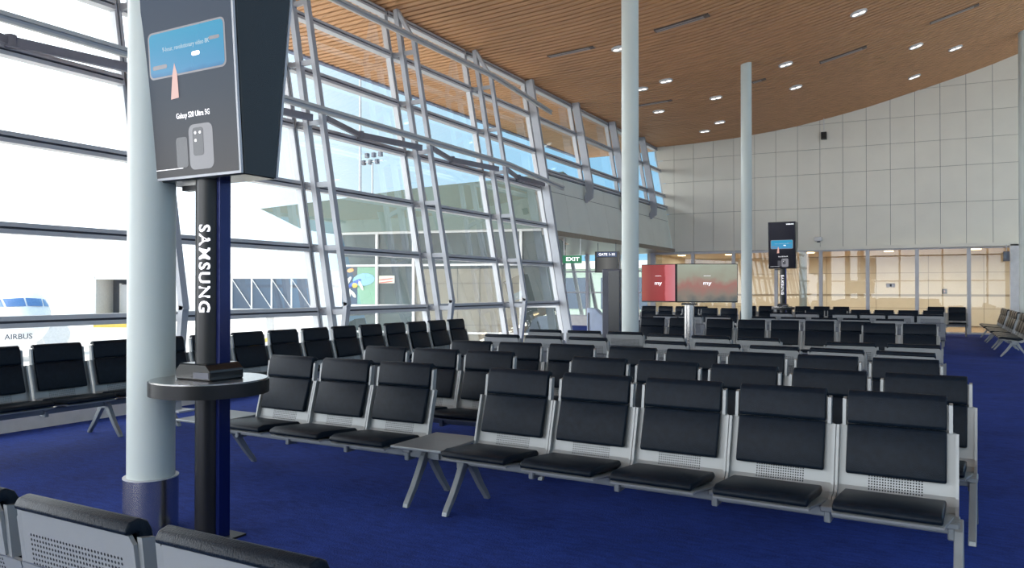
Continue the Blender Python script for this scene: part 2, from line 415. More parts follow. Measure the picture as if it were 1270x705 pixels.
# ------------------------------------------------------------------ facade trusses
def face_y(poly, y0, y1, mb, mi=0):               # poly of (off, z)
    mb.prism([(gx(z, o), z) for o, z in poly], 'y', y0, y1, mi)
tpl = None
names = {0: 'ladder shaped steel facade truss partly behind the near white column and advertising totem',
         1: 'ladder shaped steel facade truss nearest to the right of the advertising totem',
         2: 'ladder shaped steel facade truss second to the right of the advertising totem',
         3: 'ladder shaped steel facade truss last before the single straight post, third right of the totem',
         -1: 'ladder shaped steel facade truss outside the left edge of the photo'}
for k in (-1, 0, 1, 2, 3):
    y = MUL[4] + 3*k
    t = thing('facade_truss', names[k], 'truss', (gx(0, .3), y, 0), group='ladder trusses along the leaning glass wall')
    def P(o, z): return (gx(z, o) - gx(0, .3), 0, z)
    m_ = MB(); m_.bar(P(.26, 0), P(.30, 7.11), .095, .10, (0, 1, 0)); m_.build('outer_chord', M['truss'], t)
    m_ = MB()
    m_.bar(P(.24, 0), P(.62, 1.30), .08, .09, (0, 1, 0)); m_.bar(P(.62, 1.25), P(.62, 6.45), .08, .09, (0, 1, 0)); m_.bar(P(.62, 6.42), P(.34, 7.06), .07, .08, (0, 1, 0))
    m_.build('inner_chord', M['truss'], t)
    for z in TR:
        m_ = MB(); m_.bar(P(.02, z), P(.60, z), .05, .08); m_.build('rung', M['truss'], t)
    m_ = MB(); m_.box((-.16, -.12, 0), (.16, .12, .02)); m_.build('foot_plate', M['alu'], t)
# straight post at the end of the full height glass
t = thing('facade_post', 'tall straight leaning steel post where the full height glass wall ends', 'post', (gx(0, .2), MUL[4]+11.9, 0))
def P(o, z, y=0): return (gx(z, o) - gx(0, .2), y, z)
m_ = MB(); m_.bar(P(.2, 0), P(.24, 7.11), .20, .12, (0, 1, 0)); m_.build('shaft', M['truss'], t)
for z in TR: MB().bar(P(.0, z), P(.1, z), .05, .08).build('bracket', M['truss'], t)
for k, lb in ((5, 'first'), (6, 'second'), (7, 'third')):
    y = MUL[4] + 3*k - .05
    t = thing('facade_fin', f'grey steel fin with hooked foot on the high windows, {lb} beyond the tall straight post', 'fin', (0, y, 0), group='hooked fins on the high windows')
    m_ = MB()
    face_y([(.12, 7.18), (.34, 7.18), (.36, 4.6), (.28, 4.25), (.04, 4.10), (.02, 4.28), (.12, 4.45)], -.05, .05, m_); m_.build('blade', M['truss'], t)
    for z in (5.2, 6.2): MB().bar((gx(z, .02), 0, z), (gx(z, .13), 0, z), .05, .08).build('bracket', M['truss'], t)
# rails
def rail(z, zend, label):
    t = thing('facade_rail', label, 'rail', (0, 0, 0))
    p0 = Vector((gx(z, .72), -8.5, z)); p1 = Vector((gx(z, .72), 15.35, z)); p2 = Vector((gx(zend, .50), 18.75, zend))
    for a, b in ((p0, p1), (p1, p2)):
        for nm, dz, w, h, m in (('upper_bar', .035, .07, .045, 'rail'), ('lower_bar', -.04, .05, .03, 'rail'), ('web', 0, .02, .06, 'truss')):
            MB().bar(a + Vector((0, 0, dz)), b + Vector((0, 0, dz)), w, h).build(nm, M[m], t)
    return t
rail(4.36, 4.22, 'long pale horizontal rail halfway up the facade trusses')
rail(6.42, 6.30, 'long pale horizontal rail near the top of the facade trusses')
for k in range(-2, 4):
    y = MUL[4] + 3*k
    t = thing('facade_brace', 'dark V shaped tie arm of a bay between rail and glass, halfway up the facade', 'brace', (0, y, 0), group='dark tie arms behind the middle rail')
    MB().bar((gx(4.3, .60), .12, 4.28), (gx(4.25, .16), 1.45, 4.29), .06, .09).build('arm', M['brace'], t)
    MB().bar((gx(4.25, .16), 1.52, 4.29), (gx(4.3, .50 if k < 3 else .28), 2.90 if k < 3 else 2.70, 4.26), .06, .11).build('arm', M['brace'], t)
    MB().cyl(gx(4.25, .16), 1.485, 4.22, 4.36, .06, 16).build('joint', M['brace'], t)

# ------------------------------------------------------------------ columns
def column(x, y, label, r=.14, top=None):
    t = thing('column', label, 'column', (x, y, 0), group='white round columns')
    top = top or zc(x) + .05
    m_ = MB(); m_.cyl(0, 0, .0, top, r, 64); m_.build('shaft', M['column'], t, True)
    m_ = MB(); m_.cyl(0, 0, 0, .33, r + .02, 64); m_.build('base_sleeve', M['steel'], t, True)
    m_ = MB(); m_.cyl(0, 0, .33, .336, r + .022, 64); m_.build('sleeve_rim', M['alu'], t, True)
    return t
column(-4.31, 3.14, 'white round column with steel base sleeve beside the near advertising totem')
column(-4.38, 11.98, 'white round column rising out of the seat rows beside the red screen')
column(-4.39, 20.9, 'white round column just left of the far advertising totem')
column(2.33, 27.4, 'white round column at the right edge by the aisle seats')
column(-4.38, 30.8, 'white round column behind the end glass screen by the far totem', top=2.94)
MB().box((2.14, 29.7, 0), (2.42, 29.98, 2.98)).build('trim_2', M['white'], kind='structure')

# ------------------------------------------------------------------ beam seating
# one seat, local: x across, -y front, z up
PR_ = [(.335, .895, .252), (.318, .75, .252), (.30, .735, .292), (.235, .50, .292), (.215, .42, .292), (.185, .375, .29), (.14, .352, .285), (-.25, .392, .25), (-.275, .385, .245)]
def seat_shell():
    m_ = MB(); bm = m_.bm; th = .011; F_ = []; B_ = []
    pts = [Vector((a, b)) for a, b, w in PR_]
    for i, (a, b, w) in enumerate(PR_):
        d = (pts[min(i+1, len(pts)-1)] - pts[max(i-1, 0)]).normalized(); nb = Vector((-d.y, d.x))   # away from the sitter
        q = pts[i] + nb*th
        c = .02 if i == 0 else 0
        F_.append([bm.verts.new((x, a, b - (c if abs(x) == w else 0))) for x in (-w, -w+.02, w-.02, w)])
        B_.append([bm.verts.new((x, q.x, q.y - (c if abs(x) == w else 0))) for x in (-w, -w+.02, w-.02, w)])
    for i in range(len(PR_)-1):
        for k in range(3):
            bm.faces.new((F_[i][k], F_[i][k+1], F_[i+1][k+1], F_[i+1][k])); bm.faces.new((B_[i][k+1], B_[i][k], B_[i+1][k], B_[i+1][k+1]))
        bm.faces.new((F_[i][0], F_[i+1][0], B_[i+1][0], B_[i][0])); bm.faces.new((F_[i+1][3], F_[i][3], B_[i][3], B_[i+1][3]))
    for k in range(3):
        bm.faces.new((F_[0][k+1], F_[0][k], B_[0][k], B_[0][k+1])); bm.faces.new((F_[-1][k], F_[-1][k+1], B_[-1][k+1], B_[-1][k]))
    # side flanges: narrow upper, wide lower, curling back and down to the beam
    for s in (-1, 1):
        up = [(.296, .885), (.336, .893), (.320, .74), (.276, .74)]
        m_.prism(up, 'x', *sorted((s*.252, s*.270)))
        lo = [(.262, .742), (.304, .735), (.240, .50), (.222, .41), (.19, .345), (.12, .318), (.05, .335), (.10, .372), (.155, .385), (.178, .42), (.196, .50)]
        m_.prism(lo, 'x', *sorted((s*.283, s*.298)))
    return m_
def cushion(poly, w, bev=.012):
    m_ = MB(); m_.prism(poly, 'x', -w, w); m_.bevel(bev, 3, 35); return m_
me_shell = seat_shell().build('seat', M['shell'], smooth=False).data
head = [(.300, .762), (.268, .752), (.260, .77), (.286, .90), (.298, .922), (.322, .935), (.350, .928), (.362, .908), (.356, .897), (.322, .899), (.317, .88)]
back = [(.288, .750), (.262, .750), (.252, .735), (.180, .51), (.182, .492), (.205, .487), (.222, .495)]
seatp = [(.155, .375), (.165, .395), (.14, .418), (-.03, .432), (-.24, .448), (-.29, .435), (-.302, .41), (-.285, .395), (-.2, .397), (.10, .368)]
me_head = cushion(head, .2425).build('head_cushion', M['leather'], smooth=True).data
me_back = cushion(back, .2425).build('back_cushion', M['leather'], smooth=True).data
me_seat = cushion(seatp, .2425).build('seat_cushion', M['leather'], smooth=True).data
def leg_mesh(sg):
    # tapered cast arm from the hub to the foot
    cl = [(-.00, .335, .050), (-.045, .30, .046), (-.10, .215, .036), (-.17, .115, .030), (-.225, .05, .026), (-.25, .018, .024), (-.255, .0, .024)]
    L = []; Rr = []
    for i, (a, b, h) in enumerate(cl):
        p = Vector((a, b)); q0 = Vector(cl[max(i-1, 0)][:2]); q1 = Vector(cl[min(i+1, len(cl)-1)][:2]); d = (q1 - q0).normalized(); nn = Vector((-d.y, d.x))
        if i == len(cl)-1: nn = Vector((1, 0)) if nn.x > 0 else Vector((-1, 0))
        L.append(p + nn*h*.72); Rr.append(p - nn*h*.72)
    poly = [(sg*v.x, max(v.y, 0)) for v in L + Rr[::-1]]
    m_ = MB(); m_.prism(poly, 'x', -.021, .021); m_.bevel(.004, 1, 50); return m_
me_legf = leg_mesh(1).build('leg', M['bench']).data
me_legr = leg_mesh(-1).build('leg', M['bench']).data
m_ = MB(); m_.box((-.018, -.055, .268), (.018, .05, .33)); m_.box((-.035, -.06, .325), (.035, .10, .358)); m_.bevel(.006, 1); me_br = m_.build('bracket', M['bench']).data
m_ = MB(); m_.box((-.21, -.29, .405), (.21, .27, .425)); m_.bevel(.006, 2); m_.box((-.03, -.05, .30), (.03, .05, .406)); me_tab = m_.build('table_top', M['bench']).data
for nm in ('seat', 'head_cushion', 'back_cushion', 'seat_cushion', 'leg', 'bracket', 'table_top'):
    for o in [o for o in C.objects if o.name.split('.')[0] == nm and o.type == 'MESH' and o.parent is None]: D.objects.remove(o)
P_ = .6
def bench(x, y, deg, n, label, group, tl=False, tr=False, legs=None, pitch=P_, zs=1., cat='seating'):
    """x,y: world position of the middle of seat 0 on the beam line; seats run along the bench's own +x"""
    t = thing('beam_seat_row', label, cat, (x, y, 0), R(deg), group)
    t.scale = (1, 1, zs)
    x0 = -.30 - (.44 if tl else 0); x1 = (n-1)*pitch + .30 + (.44 if tr else 0)
    m_ = MB(); m_.box((x0 + .03, -.03, .292), (x1 - .03, .035, .345)); m_.bevel(.008, 2)
    m_.build('beam', M['bench'], t)
    for k in range(n):
        s = link('seat', me_shell, t); s.location.x = k*pitch
        for nm, me in (('seat_cushion', me_seat), ('back_cushion', me_back), ('head_cushion', me_head)): link(nm, me, s)
    for k in range(n+1):
        b = link('bracket', me_br, t); b.location.x = (k - .5)*pitch + (.03 if k == 0 else -.03 if k == n else 0)
    if tl: o = link('table_top', me_tab, t); o.location.x = -.30 - .22
    if tr: o = link('table_top', me_tab, t); o.location.x = (n-1)*pitch + .30 + .22
    for lx in (legs if legs is not None else (x0 + .06, x1 - .06)):
        for me in (me_legf, me_legr):
            o = link('leg', me, t); o.location.x = lx
    return t
G1 = 'black and grey beam seats facing the viewer'; G2 = 'black and grey beam seats with their backs to the viewer'
# nearest, backs to the viewer (own x axis runs towards -X after the half turn)
bench(-1.38, 1.55, 180, 4, 'nearest bench, at the bottom left corner, showing perforated grey backs and black top rolls', G2, pitch=.59)
# row 1
bench(-4.815, 4.55, 0, 3, 'front row bench of three black seats with a small table at each end', G1, True, True, legs=(-.40, 1.62))
bench(-2.60, 4.50, -2.2, 5, 'front row bench of five black seats nearest to the viewer on the right', G1, legs=(-.235, 2.70))
bench(-4.80, 5.81, 0, 3, 'three seat bench in the second row behind the front three seat bench', G1, True, True)
bench(-2.475, 5.66, -3.4, 5, 'five seat bench in the second row with its end leg showing at the aisle', G1, legs=(-.235, 2.68))
bench(-4.50, 6.95, 1, 3, 'three seat bench in the third row, left half of the row', G1)
bench(-2.63, 6.90, -3.2, 5, 'five seat bench in the third row, right half of the row', G1)
bench(-3.62, 8.80, 178, 3, 'three seat bench, nearest of the left benches showing pale grey backs in mid hall', G2, False, False)
bench(-.19, 8.21, 171, 5, 'five seat bench, nearest of the right benches showing pale grey backs in mid hall', G2, False, True)
bench(-3.66, 10.14, 180, 3, 'three seat bench, second of the left benches showing pale grey backs in mid hall', G2)
bench(-1.78, 9.70, 171, 3, 'three seat bench with pale grey backs in mid hall before the screens pedestal', G2)
bench(-.20, 9.34, 180, 2, 'two seat bench with pale grey backs next to the aisle in mid hall', G2, False, False)
bench(-5.07, 14.9, 0, 2, 'two seat bench facing the viewer under the red screen', G1, True, False)
bench(-3.64, 14.6, 0, 5, 'five seat bench facing the viewer right of the steel pedestal', G1)
bench(-.83, 14.05, 0, 2, 'two seat bench facing the viewer by the aisle in the middle distance', G1)
bench(-4.15, 17.2, 178, 3, 'three seat bench with its back to the viewer beyond the screens pedestal', G2)
bench(-.75, 16.9, 176, 5, 'five seat bench with its back to the viewer in the far half of the hall', G2)
bench(-2.75, 20.3, 180, 2, 'two seat bench with its back to the viewer in front of the far round table', G2)
bench(-.10, 20.3, 180, 4, 'four seat bench with its back to the viewer in the far half by the aisle', G2)
bench(-3.05, 23.4, 0, 6, 'six seat bench facing the viewer in front of the end glass screen', G1)
bench(-6.75, 23.6, 0, 3, 'three seat bench facing the viewer between column and far totem', G1)
bench(-8.75, 25.5, 0, 4, 'four seat bench facing the viewer below the red screen in the far distance', G1)
bench(-5.75, 27.4, 0, 6, 'six seat bench facing the viewer farthest away behind the far totem', G1)
bench(.02, 28.7, 0, 2, 'two seat bench alone before the end glass screen beside the aisle', G1)
# window row, facing into the hall (+X): own +x runs along +Y after a quarter turn
G3 = 'beam seats along the leaning glass wall'
bench(-7.53, 2.78, 90, 5, 'five seat bench along the glass wall at the left edge of the photo', G3, legs=(-.2, 2.17), pitch=.619, zs=1.02)
bench(-7.53, 5.88, 90, 6, 'six seat bench along the glass wall behind the near column and totem', G3, pitch=.619, zs=1.02)
bench(-7.53, 9.60, 90, 5, 'five seat bench along the glass wall, farthest of the window benches', G3, pitch=.619, zs=1.02)
# right aisle seats facing -X
G4 = 'beam seats along the right side of the aisle'
bench(1.50, 28.0, -90, 4, 'four seat bench at the right edge of the aisle, farthest one', G4)
bench(1.52, 25.2, -90, 4, 'four seat bench at the right edge of the aisle, middle one', G4)
bench(1.54, 22.4, -90, 4, 'four seat bench at the right edge of the aisle, nearest one', G4)

# ------------------------------------------------------------------ advertising totems
def totem(x, y, label, screen_label, pic, near):
    t = thing('charging_totem', label, 'totem', (x, y, 0), group='advertising totems')
    MB().box((-.16, -.13, 0), (.17, .13, .012)).build('base_plate', M['matblack'], t)
    MB().cyl(0, 0, .012, 2.25, .085, 48, sx=.96).build('pole', M['matblack'], t, True)
    MB().box((.055, -.02, .012), (.108, .06, 2.25)).build('side_strip', M['bluegloss'], t)
    m_ = MB(); m_.cyl(0, 0, .875, .955, .345, 72); tb = m_.build('table', M['matblack'], t, True)
    m_ = MB(); m_.cyl(0, 0, .955, .962, .335, 72); m_.build('table_surface', M['steel'], tb, True)
    m_ = MB(); m_.prism([(-.155, .962), (.155, .962), (.155, 1.02), (.115, 1.06), (-.115, 1.06), (-.155, 1.02)], 'y', -.125, .125); m_.bevel(.008, 1)
    db = m_.build('charging_block', M['black'], t)
    MB().box((.01, -.128, .975), (.14, -.124, 1.01)).build('socket_panel', M['darkgrey'], db)
    MB().bar((-.25, .02, 2.13), (.03, .02, 2.13), .05, .03).build('cross_bar', M['matblack'], t)
    # wedge housing with a screen on either face, both tilted downwards
    zb, zt = 2.16, 3.62; hb, ht = .10, .20; kb, kt = .13, .28; W2 = .41
    m_ = MB(); m_.prism([(-hb, zb), (kb, zb), (kt, zt), (-ht, zt)], 'x', -W2, W2); m_.bevel(.006, 1)
    m_.build('housing', M['black'], t)
    for s in (-1, 1):
        # local screen frame: x across, z up, facing -y
        sc = D.objects.new('screen', None)
        m_ = MB(); m_.box((-.405, -.012, -.725), (.405, .004, .725))
        sc = m_.build('screen', M['alu'] if near else M['black'], t)
        zc_ = (zb + zt)/2; hb_, ht_ = (hb, ht) if s < 0 else (kb, kt); hc = (hb_ + ht_)/2; tilt = math.atan((ht_ - hb_)/(zt - zb))
        sc.location = (0, s*(hc + .012), zc_)
        sc.rotation_euler = (tilt, 0, 0 if s < 0 else PI)
        if s > 0: sc.rotation_euler = (tilt, 0, PI)
        # picture assembled from flat pieces (becomes children of the screen)
        def flat(nm, poly, yy, m, bev=0):
            q = MB(); q.prism(poly, 'y', yy - .0012, yy); return q.build(nm, m, sc)
        flat('picture', [(-.39, -.71), (.39, -.71), (.39, .71), (-.39, .71)], -.0122, pic)
        def rrect(x0, x1, z0, z1, r, sk=0):
            pts = []
            for cx_, cz_, a0 in ((x1-r, z0+r, -90), (x1-r, z1-r, 0), (x0+r, z1-r, 90), (x0+r, z0+r, 180)):
                for k in range(5):
                    a = R(a0 + 22.5*k); pts.append((cx_ + r*math.cos(a), cz_ + r*math.sin(a)))
            return [(u, v + sk*u) for u, v in pts]
        sk = .0
        flat('phone_outline', rrect(-.335, .335, -.115, .165, .035, sk), -.0138, M['phonegrey'])
        flat('sky_picture', rrect(-.322, .322, -.104, .154, .028, sk), -.0152, M['skyblue'])
        flat('cloud', rrect(-.30, -.17, -.06, -.035, .012, sk), -.0164, M['phonegrey'])
        flat('cloud', rrect(.05, .12, -.02, .005, .012, sk), -.0164, M['whiteglow'])
        flat('cloud', rrect(.20, .29, .05, .07, .010, sk), -.0164, M['phonegrey'])
        flat('arm_picture', [(-.15, -.25), (-.08, -.245), (-.085, -.10), (-.105, -.04), (-.125, -.10)], -.0166, M['pink'])
        flat('phone_body', rrect(-.015, .19, -.68, -.415, .04), -.0138, M['phonegrey'])
        flat('phone_body', rrect(-.13, -.03, -.66, -.48, .02), -.0138, M['phonedark'])
        flat('camera_block', rrect(.02, .11, -.60, -.435, .02), -.0152, M['phonedark'])
        for (u, v) in ((.045, -.465), (.085, -.465), (.045, -.51)):
            flat('camera_lens', rrect(u-.008, u+.008, v-.008, v+.008, .006), -.0164, M['whiteglow'])
        mt = Matrix.Translation((0, -.0150, 0)) @ FRONT
        text('caption_text', 'Galaxy S20 Ultra 5G', .046, M['whiteglow'], sc, Matrix.Translation((.03, 0, -.355)) @ mt, .0006, .0002, .76)
        text('tagline_text', '9-hour, revolutionary video 8K', .038, M['phonelight'], sc, Matrix.Translation((0, -.0025, .05)) @ mt @ Matrix.Rotation(math.atan(sk), 4, 'Z'), .0006, 0, .85)
        MB().box((-.35, -.0145, -.665), (-.08, -.0135, -.661)).build('small_print', M['whiteglow'], sc)
        if not near: text('top_text', 'SAMSUNG', .05, M['whiteglow'], sc, Matrix.Translation((.25, 0, .65)) @ mt, .0006, .002)
    # vertical lettering wrapped on the pole, reading downwards
    me = text_mesh('SAMSUNG', .094 if near else .11, .0015, .0022, sp=1.18)
    a0 = math.atan2(-.90, .42) if near else -PI/2
    rr = .0865
    for v in me.vertices:
        u = v.co.x; w = v.co.y; d = v.co.z
        a = a0 + w*1.0/rr
        r_ = rr + max(d, 0)
        v.co = Vector((r_*math.cos(a), r_*math.sin(a), (1.625 if near else 1.65) - u*1.10))
    me.materials.clear(); me.materials.append(M['whiteglow']); link('vertical_lettering', me, t)
    return t
totem(-3.86, 3.21, 'near black advertising totem with slate grey phone screen and round table, beside the column', '', M['adgrad'], True)
totem(-4.2, 25.3, 'far black advertising totem with glowing blue phone picture in the distance', '', M['addark'], False)

# ------------------------------------------------------------------ middle distance: screens, pedestal, totem, counter, monitor, sign
t = thing('screen_pedestal', 'brushed steel cylinder pedestal under the two television screens', 'pedestal', (-3.62, 12.75, 0))
MB().cyl(0, 0, .01, 1.24, .08, 40).build('cylinder', M['steel'], t, True); MB().cyl(0, 0, 0, .012, .2, 40).build('base_plate', M['steel'], t, True)
MB().box((-.12, -.05, 1.24), (.12, .08, 1.275)).build('carrier', M['matblack'], t)
def tv(x, y, z, rz, w, h, label, pic, logo):
    t = thing('television', label, 'screen', (x, y, z), R(rz), 'pair of television screens')
    m_ = MB(); m_.box((-w/2, 0, -h/2), (w/2, .05, h/2)); m_.bevel(.005, 1); m_.build('casing', M['black'], t)
    MB().box((-w/2+.012, -.004, -h/2+.02), (w/2-.012, 0, h/2-.012)).build('picture', pic, t)
    mt = Matrix.Translation((0, -.006, -.0)) @ FRONT
    text('logo_lettering', 'my', .09, M['whiteglow'], t, mt, .0006, .001, 1.3)
    MB().box((-.06, -.006, .12), (.06, -.005, .125)).build('caption_line', M['whiteglow'], t)
    return t
tv(-3.37, 12.95, 1.61, 28.8, 1.03, .655, 'wide television with washed out pink green picture, right of the pair', M['palescr'], 1)
tv(-4.13, 12.67, 1.61, -12, .66, .645, 'television with vivid red picture, left of the pair beside the column', M['redscr'], 1)
t = thing('display_cabinet', 'tall dark grey box cabinet standing left of the second column', 'cabinet', (-5.52, 14.1, 0), R(10))
m_ = MB(); m_.box((-.17, -.15, .05), (.17, .15, 1.90)); m_.bevel(.008, 1); m_.build('body', M['darkgrey'], t)
MB().box((-.05, -.156, .1), (.16, -.15, 1.86)).build('front_panel', M['black'], t); MB().box((-.16, -.14, 0), (.16, .14, .05)).build('plinth', M['matblack'], t)
t = thing('service_counter', 'pale blue white counter with sloped top left of the tall dark cabinet', 'counter', (-7.72, 18.75, 0), R(12))
m_ = MB(); m_.prism([(-.28, 0), (.28, 0), (.28, .80), (.10, .84), (-.05, 1.0), (-.28, 1.03)], 'y', -.22, .22); m_.bevel(.03, 2)
m_.build('body', mat('pale blue laminate', (.50, .58, .72), .4), t, True)
MB().box((-.25, -.226, .1), (-.21, -.222, .9)).build('trim_strip', M['darkgrey'], t)
t = thing('flight_monitor', 'hanging flight monitor with navy header under the side soffit', 'monitor', (-8.96, 22.4, 2.36), R(14))
MB().box((-.37, 0, -.33), (.37, .1, .33)).build('casing', M['black'], t)
MB().box((-.31, -.005, -.30), (.31, 0, .14)).build('picture', M['monitor'], t)
hd = MB().box((-.31, -.005, .16), (.31, 0, .31)).build('header', M['navy'], t)
text('header_text', 'GATE 1-10', .11, M['whiteglow'], hd, Matrix.Translation((0, -.006, .235)) @ FRONT, .0006, .002)
for sx in (-.28, .28): MB().cyl(sx, .05, .33, .60, .012, 8).build('hanger', M['darkgrey'], t)
t = thing('exit_sign', 'green hanging exit sign with white lettering under the side soffit', 'sign', (-8.95, 19.95, 2.36), R(22))
MB().box((-.34, 0, -.11), (.20, .05, .11)).build('panel', M['green'], t)
text('sign_text', 'EXIT', .15, M['whiteglow'], t, Matrix.Translation((-.06, -.002, .0)) @ FRONT, .0006, .003, 1.25)
for sx in (-.3, .16): MB().cyl(sx, .02, .11, .60, .008, 8).build('hanger', M['alu'], t)
# glazed back of the side area
m_ = MB()
for xx in (-9.9, -11.3, -12.7, -14.2, -15.8): m_.box((xx-.06, 29.55, 0), (xx+.06, 29.7, 2.96))
for zz in (.42, 1.38, 2.25): m_.box((-18.4, 29.56, zz-.03), (-9.5, 29.68, zz+.03))
for xx in (-12.4, -13.1, -10.6): m_.hexa([(xx, 29.75, .4), (xx+.14, 29.75, .4), (xx+.14, 29.85, .4), (xx, 29.85, .4), (xx-.5, 29.75, 2.9), (xx-.36, 29.75, 2.9), (xx-.36, 29.85, 2.9), (xx-.5, 29.85, 2.9)])
w = m_.build('window_40', M['alu'], kind='structure')
g = MB(); v = [g.bm.verts.new(p) for p in ((-18.4, 29.62, 0), (-9.5, 29.62, 0), (-9.5, 29.62, 2.95), (-18.4, 29.62, 2.95))]; g.bm.faces.new(v); g.build('pane', M['glass_p'], w)
MB().box((-18.4, 29.5, 0), (-9.8, 29.6, .40)).build('baseboard_back', M['curb'], kind='structure')

# small fittings on the end wall
t = thing('wall_speaker', 'small dark box hanging on a thin rod in front of the end wall', 'speaker', (-3.49, 29.6, 7.05))
MB().cyl(0, 0, .10, zc(-3.49)-7.05, .012, 8).build('rod', M['white'], t); MB().box((-.09, -.09, -.14), (.09, .09, .11)).build('box', M['matblack'], t)
t = thing('wall_camera', 'small white camera box low on the end wall panels right of the far totem', 'camera', (-3.7, 29.7, 3.33))
m_ = MB(); m_.box((-.13, -.1, -.08), (.13, .05, .08)); m_.bevel(.03, 2); m_.build('body', M['white'], t, True); MB().cyl(.0, 0, -.12, -.07, .05, 16).build('lens', M['darkgrey'], t)
t = thing('wall_clock', 'small dark hanging box at the right end of the glass screen', 'clock', (2.02, 29.5, 2.62))
MB().box((-.09, -.05, -.2), (.09, .05, .12)).build('case', M['darkgrey'], t); MB().box((-.07, -.056, -.12), (.02, -.05, .06)).build('face', M['bridgeglass'], t); MB().cyl(0, 0, .12, .34, .01, 8).build('rod', M['alu'], t)
t = thing('call_point', 'small dark square switch box on the corridor wall behind glass', 'switch', (.33, 35.973, 1.43))
MB().box((-.09, -.04, -.1), (.09, .02, .1)).build('case', M['darkgrey'], t); MB().cyl(0, -.03, -.03, .03, .02, 12).build('button', M['pink'], t)
t = thing('notice', 'small white notice on the glass screen', 'notice', (-1.36, 29.82, 1.65))
MB().box((-.14, -.004, -.07), (.14, .004, .07)).build('card', M['white'], t); MB().box((-.03, -.006, -.04), (.03, -.004, .04)).build('pictogram', M['darkgrey'], t)

# ------------------------------------------------------------------ ceiling fittings
DL = [(-1.568,19.907),(-3.55,21.927),(-3.672,24.468),(-6.486,20.596),(-7.3,20.909),(-5.808,23.389),(-7.717,23.741),(-6.479,26.598),(-7.264,27.61),(-.453,24.417),(.547,26.169),(-.565,27.78),(-6.586,17.273),
      (3.2,20),(-1.6,12),(1.6,16),(-4.2,6),(2.2,8)]
def slope(x): return math.atan2(zc(x+.4) - zc(x-.4), .8)
m_ = MB(); m_.cyl(0, 0, -.012, .02, .19, 32); m_.cyl(0, 0, -.016, -.010, .185, 32); me_ring = m_.build('trim_ring', M['white']).data
m_ = MB(); m_.cyl(-.075, 0, -.022, -.015, .072, 20); m_.cyl(.075, 0, -.022, -.015, .072, 20); me_disc = m_.build('lamp', M['lampglow']).data
for o in [o for o in C.objects if o.name in ('trim_ring', 'lamp')]: D.objects.remove(o)
for x, y in DL:
    t = thing('ceiling_downlight', 'small round white twin lamp downlight set in the timber slat ceiling', 'ceiling light', (x, y, zc(x) - .012), group='round downlights in the timber ceiling')
    t.rotation_euler = (0, -slope(x), 0)
    link('trim_ring', me_ring, t); link('lamp', me_disc, t)
SL = [((-8.23, -7.03), 16.79, 'slot air diffuser in the timber ceiling near the leaning windows, left of the second column'),
      ((-5.54, -4.30), 16.76, 'slot air diffuser in the timber ceiling just right of the second column'),
      ((-7.99, -6.96), 22.66, 'slot air diffuser in the far timber ceiling close to the second column'),
      ((-2.80, -1.58), 22.76, 'slot air diffuser in the timber ceiling midway to the end wall'),
      ((-.12, 1.02), 22.82, 'slot air diffuser in the timber ceiling highest and farthest right'),
      ((-4.6, -4.22), 22.7, 'short dark slot in the timber ceiling beside the third column')]
for (xa, xb), y, lb in SL:
    xm = (xa+xb)/2; L_ = (xb-xa)/2
    t = thing('slot_diffuser', lb, 'air vent', (xm, y, zc(xm) - .012), group='ceiling slot diffusers'); t.rotation_euler = (0, -slope(xm), 0)
    MB().box((-L_, -.085, -.006), (L_, .085, .03)).build('frame', M['duct'], t)
    for yy in (-.045, .045): MB().box((-L_+.03, yy-.022, -.012), (L_-.12, yy+.022, -.006)).build('blade', M['ductlight'], t)

# ------------------------------------------------------------------ outdoors
MB().box((-400, -200, -4.2), (60, 500, -4)).build('ground', M['apron'], kind='structure')
MB().box((-13, -9, -4), (-8.75, 18, -.32)).build('wall_outer_base', M['curb'], kind='structure')
# annex building beyond the glass
bo = Vector((-18.25, 20.78, 0)); bu = Vector((.971, .239, 0)); bn = Vector((-.239, .971, 0))
def bp(u, v, z): return tuple(bo + bu*u + bn*v + Vector((0, 0, z)))
def bpr(poly, v0, v1, m, nm, parent):
    q = MB(); A = [q.bm.verts.new(bp(u, v0, z)) for u, z in poly]; B = [q.bm.verts.new(bp(u, v1, z)) for u, z in poly]
    q.bm.faces.new(A); q.bm.faces.new(B[::-1])
    for i in range(len(poly)): q.bm.faces.new((A[i], A[(i+1) % len(poly)], B[(i+1) % len(poly)], B[i]))
    o = q.build(nm, m, parent); return o
t = thing('annex_building', 'grey green glazed annex building with oversailing roof outside the facade', 'building')
bpr([(-3.1, 4.40), (-2.6, 4.18), (-1.9, 3.85), (-1.4, 3.62), (-.6, 3.5), (7.95, 3.5), (7.95, 5.30), (6.3, 5.16), (3, 4.95), (0, 4.66)], -.25, 7, M['bgreen'], 'roof_band', t)
bpr([(-.1, 3.42), (7.95, 3.42), (7.95, 3.52), (-.1, 3.52)], -.12, .02, M['white'], 'head_frame', t)
